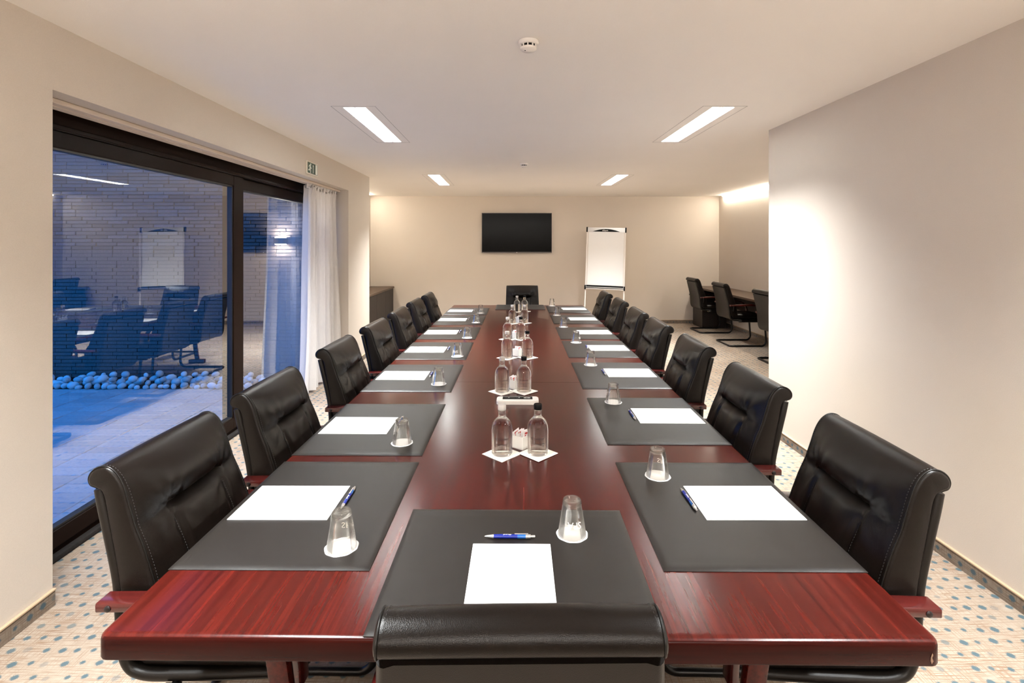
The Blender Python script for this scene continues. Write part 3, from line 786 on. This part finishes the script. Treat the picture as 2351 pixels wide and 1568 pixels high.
o = obj('paper_coaster', COAST, None, None, loc=tw(.156, -2.556, ZP)); tag(o, 'round white paper coaster under the glass at the near head of the table', 'coaster', 'paper coasters')
put(tum0, 'tum', tw(.156, -2.556, ZP), .10, 'upturned clear glass lettered SPA at the near head of the table')

# ------------------------------------------------------------------ water bottles on napkins, sugar pots
BR = .0412
def bottle_proto():
    t = thing('water_bottle', 'bottle', 'bottle', (0, 0, 0), 0, 'water bottles along the table')
    pr = [(.0, .004), (.026, .003), (.033, .0006), (.0385, .0015), (BR, .006), (BR, .096), (.0405, .106), (.0375, .118), (.032, .128), (.0245, .136), (.0185, .141), (.0155, .146), (.0145, .152), (.0142, .170), (.0, .170)]
    obj('glass_body', lathe(pr, 36), 'bottle', t, 50)
    wrapped_text('Q Suemner', .0115, lambda z: BR, .070, -pi/2+.08, 'print_dark', False, t, 'brand_print')
    wrapped_text('NATUURLIJK ZUIVER WATER', .0042, lambda z: BR, .050, -pi/2+.15, 'print_dark', False, t, 'small_print')
    obj('neck_ring', lathe([(.0142, .168), (.0165, .168), (.0165, .173), (.0142, .173)], 24, closed=True), 'bottle', t)
    return t
def cap_mesh(nm, mat):
    return mesh(nm, lathe([(.0158, .1725), (.0164, .1745), (.0164, .1905), (.0152, .1925), (.0, .1925)], 24), mat, 40)
CAPB, CAPC = cap_mesh('cap', 'black_plastic'), None
m, nt, b = new_mat('frosted_clear_cap', (.78, .74, .70), .25, Transmission_Weight=.45, IOR=1.4); M['clear_cap'] = m
CAPC = cap_mesh('cap', 'clear_cap')
bot0 = bottle_proto()
PAIRS = [((-.060, -1.995), (.081, -1.994), 'c', 'b'), ((-.087, -1.150), (.035, -1.150), 'c', 'b'), ((-.078, -.305), (.069, -.304), 'c', 'b'),
         ((-.090, .415), (.025, .415), 'c', 'b'), ((-.061, 1.32), (.066, 1.32), 'c', 'c'), ((-.014, 2.25), (.079, 2.25), 'c', 'b')]
NAP = mesh('napkin', join(rbox(-.056, .056, -.056, .056, .0001, .0011, .0003, 1), xf(rbox(-.0555, .0555, -.0555, .0555, .0012, .0021, .0003, 1), Matrix.Rotation(.02, 4, 'Z'))), 'napkin', 30)
def pot_proto():
    t = thing('sugar_pot', 'pot', 'pot', (0, 0, 0), 0, 'white sugar pots between the bottles')
    w, h, r = .031, .052, .004
    vo = [(x*k, y*k, z) for z, k in ((.0, .92), (.004, .97), (h, 1.0)) for x, y in ((-w, -w), (w, -w), (w, w), (-w, w))]
    vi = [(x*k, y*k, z) for z, k in ((h, .90), (.006, .86)) for x, y in ((-w, -w), (w, -w), (w, w), (-w, w))]
    v = vo+vi; f = [(3, 2, 1, 0)]
    for a in range(4):
        for i in range(4): f.append((a*4+i, a*4+(i+1) % 4, a*4+4+(i+1) % 4, a*4+4+i))
    f.append((16, 17, 18, 19)); obj('ceramic_cube', (v, f), 'ceramic', t, 20)
    return t
pot0 = pot_proto()
def sachet_mesh():
    v, f = [], []
    nx, nz = 6, 8
    for sg in (1, -1):
        for j in range(nz+1):
            for i in range(nx+1):
                a, b = i/nx*2-1, j/nz*2-1
                v.append((a*.021, sg*(.0003+.0028*(1-a*a)*(1-b*b)), .030+b*.028))
    o = (nx+1)*(nz+1)
    for k in (0, o):
        for j in range(nz):
            for i in range(nx):
                q = k+j*(nx+1)+i; f.append((q, q+1, q+nx+2, q+nx+1))
    rim = [j*(nx+1) for j in range(nz, 0, -1)]+list(range(nx))+[nx+j*(nx+1) for j in range(nz)]+[nz*(nx+1)+i for i in range(nx, 0, -1)]
    n = len(rim)
    for i in range(n): f.append((rim[i], rim[(i+1) % n], o+rim[(i+1) % n], o+rim[i]))
    return v, f
SACH = mesh('sachet', sachet_mesh(), 'paper', 60)
MARK = mesh('red_print', join(prism([(-.014, .0), (.006, .0), (.010, .006), (-.012, .008)], 0, .0004), prism([(-.012, -.010), (-.004, -.010), (-.003, -.003), (-.010, -.003)], 0, .0004), prism([(.0, -.010), (.006, -.010), (.006, -.004)], 0, .0004)), 'red_ink', 0)
PS_ = ['nearest pair', 'second pair', 'third pair', 'fourth pair', 'fifth pair']
PN = ['nearest pair', 'second pair from the camera', 'third pair from the camera', 'fourth pair from the camera', 'fifth pair from the camera', 'farthest pair']
caps = []
for i, (a, b_, ca, cb) in enumerate(PAIRS):
    for k, (p, c) in enumerate(((a, ca), (b_, cb))):
        sd = 'left one' if k == 0 else 'right one'
        o = obj('napkin', NAP, None, None, loc=tw(p[0], p[1], ZT+(.0 if k == 0 else .0022)), rot=(0, 0, TA+pi/4+random.uniform(-.06, .06)))
        tag(o, 'square cream paper napkin under a water bottle, %s, %s' % (PN[i], sd), 'napkin', 'napkins under the bottles')
        cl = 'black' if c == 'b' else 'clear'
        t = put(bot0, 'bot', tw(p[0], p[1], ZT+.0022+(.0 if k == 0 else .0022)), TA+random.uniform(-.15, .3), 'clear glass water bottle with %s cap, %s, %s' % (cl, PN[i], sd))
        caps.append((t, CAPB if c == 'b' else CAPC))
    if i < 5:
        mx, my = (a[0]+b_[0])/2+.006, a[1]+.072
        put(pot0, 'pot', tw(mx, my, ZT+.0001), TA+pi/4+.12, 'small white square sugar pot behind the bottles, '+PN[i])
        for q in range(5 if i < 2 else 3):
            ang = TA+pi/4+.12; off = Matrix.Rotation(ang, 3, 'Z') @ Vector((random.uniform(-.004, .004), -.018+q*.009 if i < 2 else -.015+q*.014, 0))
            p = Vector(tw(mx, my, ZT+.011))+off
            s_ = obj('sugar_sachet', SACH, None, None, loc=tuple(p), rot=(random.uniform(-.12, .12), random.uniform(-.25, .25), ang))
            tag(s_, 'white sugar sachet, %s in the pot at the %s of bottles' % (['frontmost', 'second from front', 'third from front', 'fourth from front', 'rearmost'][q] if i < 2 else ['frontmost', 'middle one', 'rearmost'][q], PS_[i]), 'sachet', 'sachets in the sugar pot, '+PN[i])
            obj('red_print', MARK, None, s_, loc=(.002, -.0030, .046), rot=(pi/2+.08, 0, 0))

for t, cm in caps: obj('cap', cm, None, t)      # caps last, so that no copied bottle inherits one
# table socket box
sx = thing('socket_box', 'white table socket box with black panel between the first two bottle pairs', 'socket box', tw(0, -1.340, ZT), TA)
rr = rrect(.218, .082, .016, 5)
obj('casing', join(prism(rr, .0, .016), prism([(x*.97, y*.94) for x, y in rr], .016, .019)), 'white_plastic', sx)
fpan = obj('control_panel', rbox(-.078, .078, -.012, .032, .0185, .0205, .0006, 1), 'black_plastic', sx)
for x in (-.050, .004):
    obj('socket', lathe([(.017, .0205), (.017, .0216), (.013, .0216), (.012, .0206), (.0, .0206)], 20, x, .010), 'dark_slot', fpan)
    obj('white_dot', lathe([(.0025, .0206), (.0025, .0222), (.0, .0222)], 8, x+.004, .010), 'print_white', fpan)
for x in (.040, .058): obj('data_port', box(x-.0075, x+.0075, .004, .012, .0205, .0215), 'print_white', fpan)
obj('fine_print', xf(text_mesh('230V', .008, .0002), Matrix.Translation((-.024, .010, .0206))), 'bezel', fpan, 0)

# ================================================================== CHAIRS (local +X is the way the sitter faces)
HW = .245
ZCR = .812
PROF = [(-.130, .47, 1), (-.140, .56, 1), (-.160, .66, 1), (-.190, .745, 1), (-.217, .815, 1), (-.238, .875, 1), (-.252, .920, .55), (-.268, .950, .15), (-.292, .968, .0),
        (-.318, .968, .0), (-.338, .955, .0), (-.346, .937, 0), (-.340, .920, 0), (-.322, .912, 0), (-.303, .895, 0), (-.287, .82, 0), (-.262, .70, 0), (-.243, .58, 0), (-.232, .47, 0)]
def prof_samples(per=5):
    return [tuple(p) for p in catmull([(a, b, c) for a, b, c in PROF], per)]
PS = prof_samples(5)
def surf(w, p):
    u, z, fb = p; fb = max(0, min(1, fb)); aw = abs(w)
    e1 = 1-aw**2.2; e2 = 1-aw**6
    d = .020*(1-aw**2.6)
    if z > ZCR: d += .026*sin(pi*min(1, (z-ZCR)/.16))**.7*e1
    else: d += .006*(1-exp(-((ZCR-z)/.03)))*e2
    mk = 1/(1+exp((aw-.50)/.03)); side = 1-mk
    d -= (.030*mk+.005*side*e2)*exp(-((z-ZCR)/(.011*mk+.005*side))**2)
    if z < ZCR:
        ws = .47-.10*(ZCR-z)
        d -= .010*exp(-((aw-ws)/.035)**2)*(1-exp(-((ZCR-z)/.02)**2))
        d += .005*exp(-((aw-ws*.5)/.25)**2)
    # soft pulls radiating from the crease ends
    r = sqrt(((aw-.50)*HW)**2+(z-ZCR)**2); an = atan2(z-ZCR, (aw-.50)*HW)
    d += .0042*sin(an*9)*exp(-(r/.075)**2)*min(1, r/.012)
    d += .0012*sin(23*w+40*z)*exp(-((aw-.85)/.2)**2)
    zz = z+(.003*(1-aw**2))*max(0, min(1, (z-.90)/.06))
    hw = HW*(1-.045*max(0, (z-.55)/.4))
    return (u+d*fb, w*hw, zz)
def backrest():
    ws = [-1, -.992, -.975, -.955]+[-.93+1.86*i/46 for i in range(47)]+[.955, .975, .992, 1]
    cu = sum(p[0] for p in PS)/len(PS); cz = sum(p[1] for p in PS)/len(PS)
    v, f = [], []; k = len(PS)
    for w in ws:
        sh = {1: .009, .992: .004, .975: .0012}.get(abs(w), 0)
        for i, p in enumerate(PS):
            a = Vector(PS[max(i-1, 0)][:2]); b = Vector(PS[min(i+1, k-1)][:2]); t = (b-a).normalized(); nrm = Vector((t.y, -t.x))
            x, y, z = surf(w, p); v.append((x-nrm.x*sh, y, z-nrm.y*sh))
    for i in range(len(ws)-1):
        for j in range(k-1): f.append((i*k+j, i*k+j+1, (i+1)*k+j+1, (i+1)*k+j))
        f.append((i*k+k-1, i*k, (i+1)*k, (i+1)*k+k-1))
    f.append(tuple(range(k))); f.append(tuple((len(ws)-1)*k+j for j in range(k)))
    return v, f
def on_surf(w, p, off):
    x, y, z = surf(w, p); return (x+off, y, z)
def chair_proto(name, group):
    t = thing(name, 'chair', 'chair', (0, 0, 0), 0, group)
    obj('backrest', backrest(), 'leather', t, 50)
    front = [p for p in PS if p[2] > -.01][:62]
    for s in (-1, 1):
        obj('piping', sweep([surf(s*.972, p) for p in PS[:66]], circ(.0022, 6), (0, 1, 0)), 'piping', t, 80)
    dash = []
    def dashes(pts, step=2):
        for a, b in zip(pts[::step], pts[1::step]):
            a, b = Vector(a), Vector(b); dash.append(sweep([a, b], circ(.0009, 4), (.3, 1, .2)))
    def resample(pts, d):
        pts = [Vector(p) for p in pts]; out = [pts[0]]; acc = 0
        for a, b in zip(pts, pts[1:]):
            L_ = (b-a).length; pos = d-acc
            while pos <= L_ and L_ > 0: out.append(a+(b-a)*pos/L_); pos += d
            acc = (acc+L_) % d
        return out
    for s in (-1, 1):
        dashes(resample([on_surf(s*.935, p, .0012) for p in PS[:50]], .0042))
        dashes(resample([on_surf(s*w_, (-.2165, ZCR-.004, 1), .0022) for w_ in [.52+.02*i for i in range(21)]], .0042))
        dashes(resample([on_surf(s*(.50-.10*(ZCR-p[1])), p, .0012) for p in PS[:26] if p[1] < ZCR-.01], .0042))
    so_ = obj('stitching', join(*dash), 'stitch', t, 0); so_['kind'] = 'stuff'
    sh = [(-.322, 0, .907), (-.310, 0, .86), (-.288, 0, .775), (-.262, 0, .66), (-.252, 0, .55), (-.246, 0, .48), (-.230, 0, .437), (-.200, 0, .418), (-.14, 0, .411), (0, 0, .410), (.17, 0, .414), (.235, 0, .418)]
    def sect(q):
        hw = .232+.016*min(1, q*2.5); th = .0105; e = .0150; o = []
        if q > .7: hw -= .02*(q-.7)/.3
        pts = [(hw-.03, th)]
        for i in range(9): a = pi/2-pi*i/8; pts.append((hw-e+e*cos(a), e*sin(a)))
        pts += [(hw-.03, -th), (-(hw-.03), -th)]
        for i in range(9): a = -pi/2-pi*i/8; pts.append((-(hw-e)+e*cos(a), e*sin(a)))
        pts += [(-(hw-.03), th)]
        return pts
    obj('back_shell', sweep(catmull(sh, 5), sect, (0, 1, .0001)) if False else shell_sweep(catmull(sh, 5), sect), 'shell_leather', t, 50)
    sv, sf = rbox(-.215, .262, -.232, .232, .424, .500, .026, 4)
    sv = [(x, y, z+(.012*(1-(y/.232)**2)*(1-((x-.02)/.24)**2) if z > .46 else 0)) for x, y, z in sv]
    obj('seat', (sv, sf), 'leather', t, 50)
    for s in (-1, 1):
        ap = catmull([(-.262, s*.279, .640), (-.15, s*.280, .643), (0, s*.281, .648), (.10, s*.281, .645), (.175, s*.280, .622), (.225, s*.276, .575), (.248, s*.271, .51), (.252, s*.268, .43)], 5)
        am = obj('armrest', sweep(ap, rrect(.052, .024, .005, 2) if True else None, (0, 0, 1)) if False else arm_sweep(ap, .052, .024), 'arm_wood', t, 40)
        obj('bolt', xf(lathe([(.0085, 0), (.0085, .002), (.006, .0042), (.0, .0045)], 14), Matrix.Translation((-.230, s*.305, .640)) @ Matrix.Rotation(-s*pi/2, 4, 'X')), 'bolt', am, 40)
        obj('arm_bracket', tube([(-.205, s*.240, .545), (-.205, s*.268, .575), (-.205, s*.272, .632)], .009, 8), 'black_steel', t, 60)
    fp = []
    half = [(-.12, -.255, .392), (.22, -.255, .392), (.285, -.255, .33), (.305, -.255, .07), (.265, -.255, .0145), (-.26, -.255, .0145), (-.26, .255, .0145), (.265, .255, .0145), (.305, .255, .07), (.285, .255, .33), (.22, .255, .392), (-.12, .255, .392)]
    obj('sled_frame', tube(round_path(half, .05, 5), .0142, 10), 'black_steel', t, 60)
    obj('seat_rail', join(tube([(-.10, -.255, .392), (-.10, .255, .392)], .011, 8), tube([(.16, -.255, .392), (.16, .255, .392)], .011, 8)), 'black_steel', t, 60)
    return t
def tube(path, r, n=8):
    """round tube with parallel transport"""
    path = [Vector(p) for p in path]; out = [path[0]]
    for p in path[1:]:
        if (p-out[-1]).length > 1e-5: out.append(p)
    path = out; v, f = [], []; m = len(path)
    t0 = (path[1]-path[0]).normalized(); a = t0.orthogonal().normalized()
    for i, p in enumerate(path):
        t = (path[min(i+1, m-1)]-path[max(i-1, 0)]).normalized()
        a = (a-t*a.dot(t)).normalized(); b = t.cross(a)
        for k in range(n):
            q = 2*pi*k/n; v.append(tuple(p+a*r*cos(q)+b*r*sin(q)))
    for i in range(m-1):
        for k in range(n): f.append((i*n+k, i*n+(k+1) % n, (i+1)*n+(k+1) % n, (i+1)*n+k))
    f.append(tuple(range(n-1, -1, -1))); f.append(tuple((m-1)*n+k for k in range(n)))
    return v, f
def shell_sweep(path, sect):
    """wide strip swept along a path in the XZ plane; section across Y"""
    path = [Vector(p) for p in path]; m = len(path); v, f = [], []
    for i, p in enumerate(path):
        t = (path[min(i+1, m-1)]-path[max(i-1, 0)]).normalized(); nn = Vector((-t.z, 0, t.x))
        sc = sect(i/(m-1)); k = len(sc)
        for a, b in sc: v.append(tuple(p+Vector((0, a, 0))+nn*b))
    for i in range(m-1):
        for j in range(k): f.append((i*k+j, i*k+(j+1) % k, (i+1)*k+(j+1) % k, (i+1)*k+j))
    f.append(tuple(range(k-1, -1, -1))); f.append(tuple((m-1)*k+j for j in range(k)))
    return v, f
def arm_sweep(path, w, h):
    return shell_sweep(path, lambda q: rrect(w, h, .005, 2))
GRP = 'leather chairs around the conference table'
ch0 = chair_proto('conference_chair', GRP)
for side, ysl in ((-1, PADY_L), (1, PADY_R)):
    for i, y in enumerate(ysl):
        yy = y+(0, -.02, .01, .0, 0, 0, 0)[i]
        p = tw(side*(.815+(0, 0, .01, 0, 0, .01, 0)[i]), yy, 0)
        put(ch0, 'ch', p, TA+(0 if side < 0 else pi)+random.uniform(-.02, .02), 'black leather armchair at the table, '+nth(i, side))
put(ch0, 'ch', (.020, 1.138, 0), pi/2+.0, 'black leather armchair at the near head of the table, seen from behind')
put(ch0, 'ch', (.205, 7.19, 0), -pi/2+.0, 'black leather armchair at the far head of the table, facing the camera below the television')
for (x, y, a, lb) in ((3.665, 9.20, .0, 'black leather armchair at the wall desk, farthest one beside the back wall'),
                      (3.665, 8.01, .0, 'black leather armchair at the wall desk, middle one of three'),
                      (3.69, 6.69, .0, 'black leather armchair at the wall desk, half hidden behind the blank wall corner')):
    c = dup(ch0, (x, y, 0), a, lb, 'leather chairs at the wall desk')
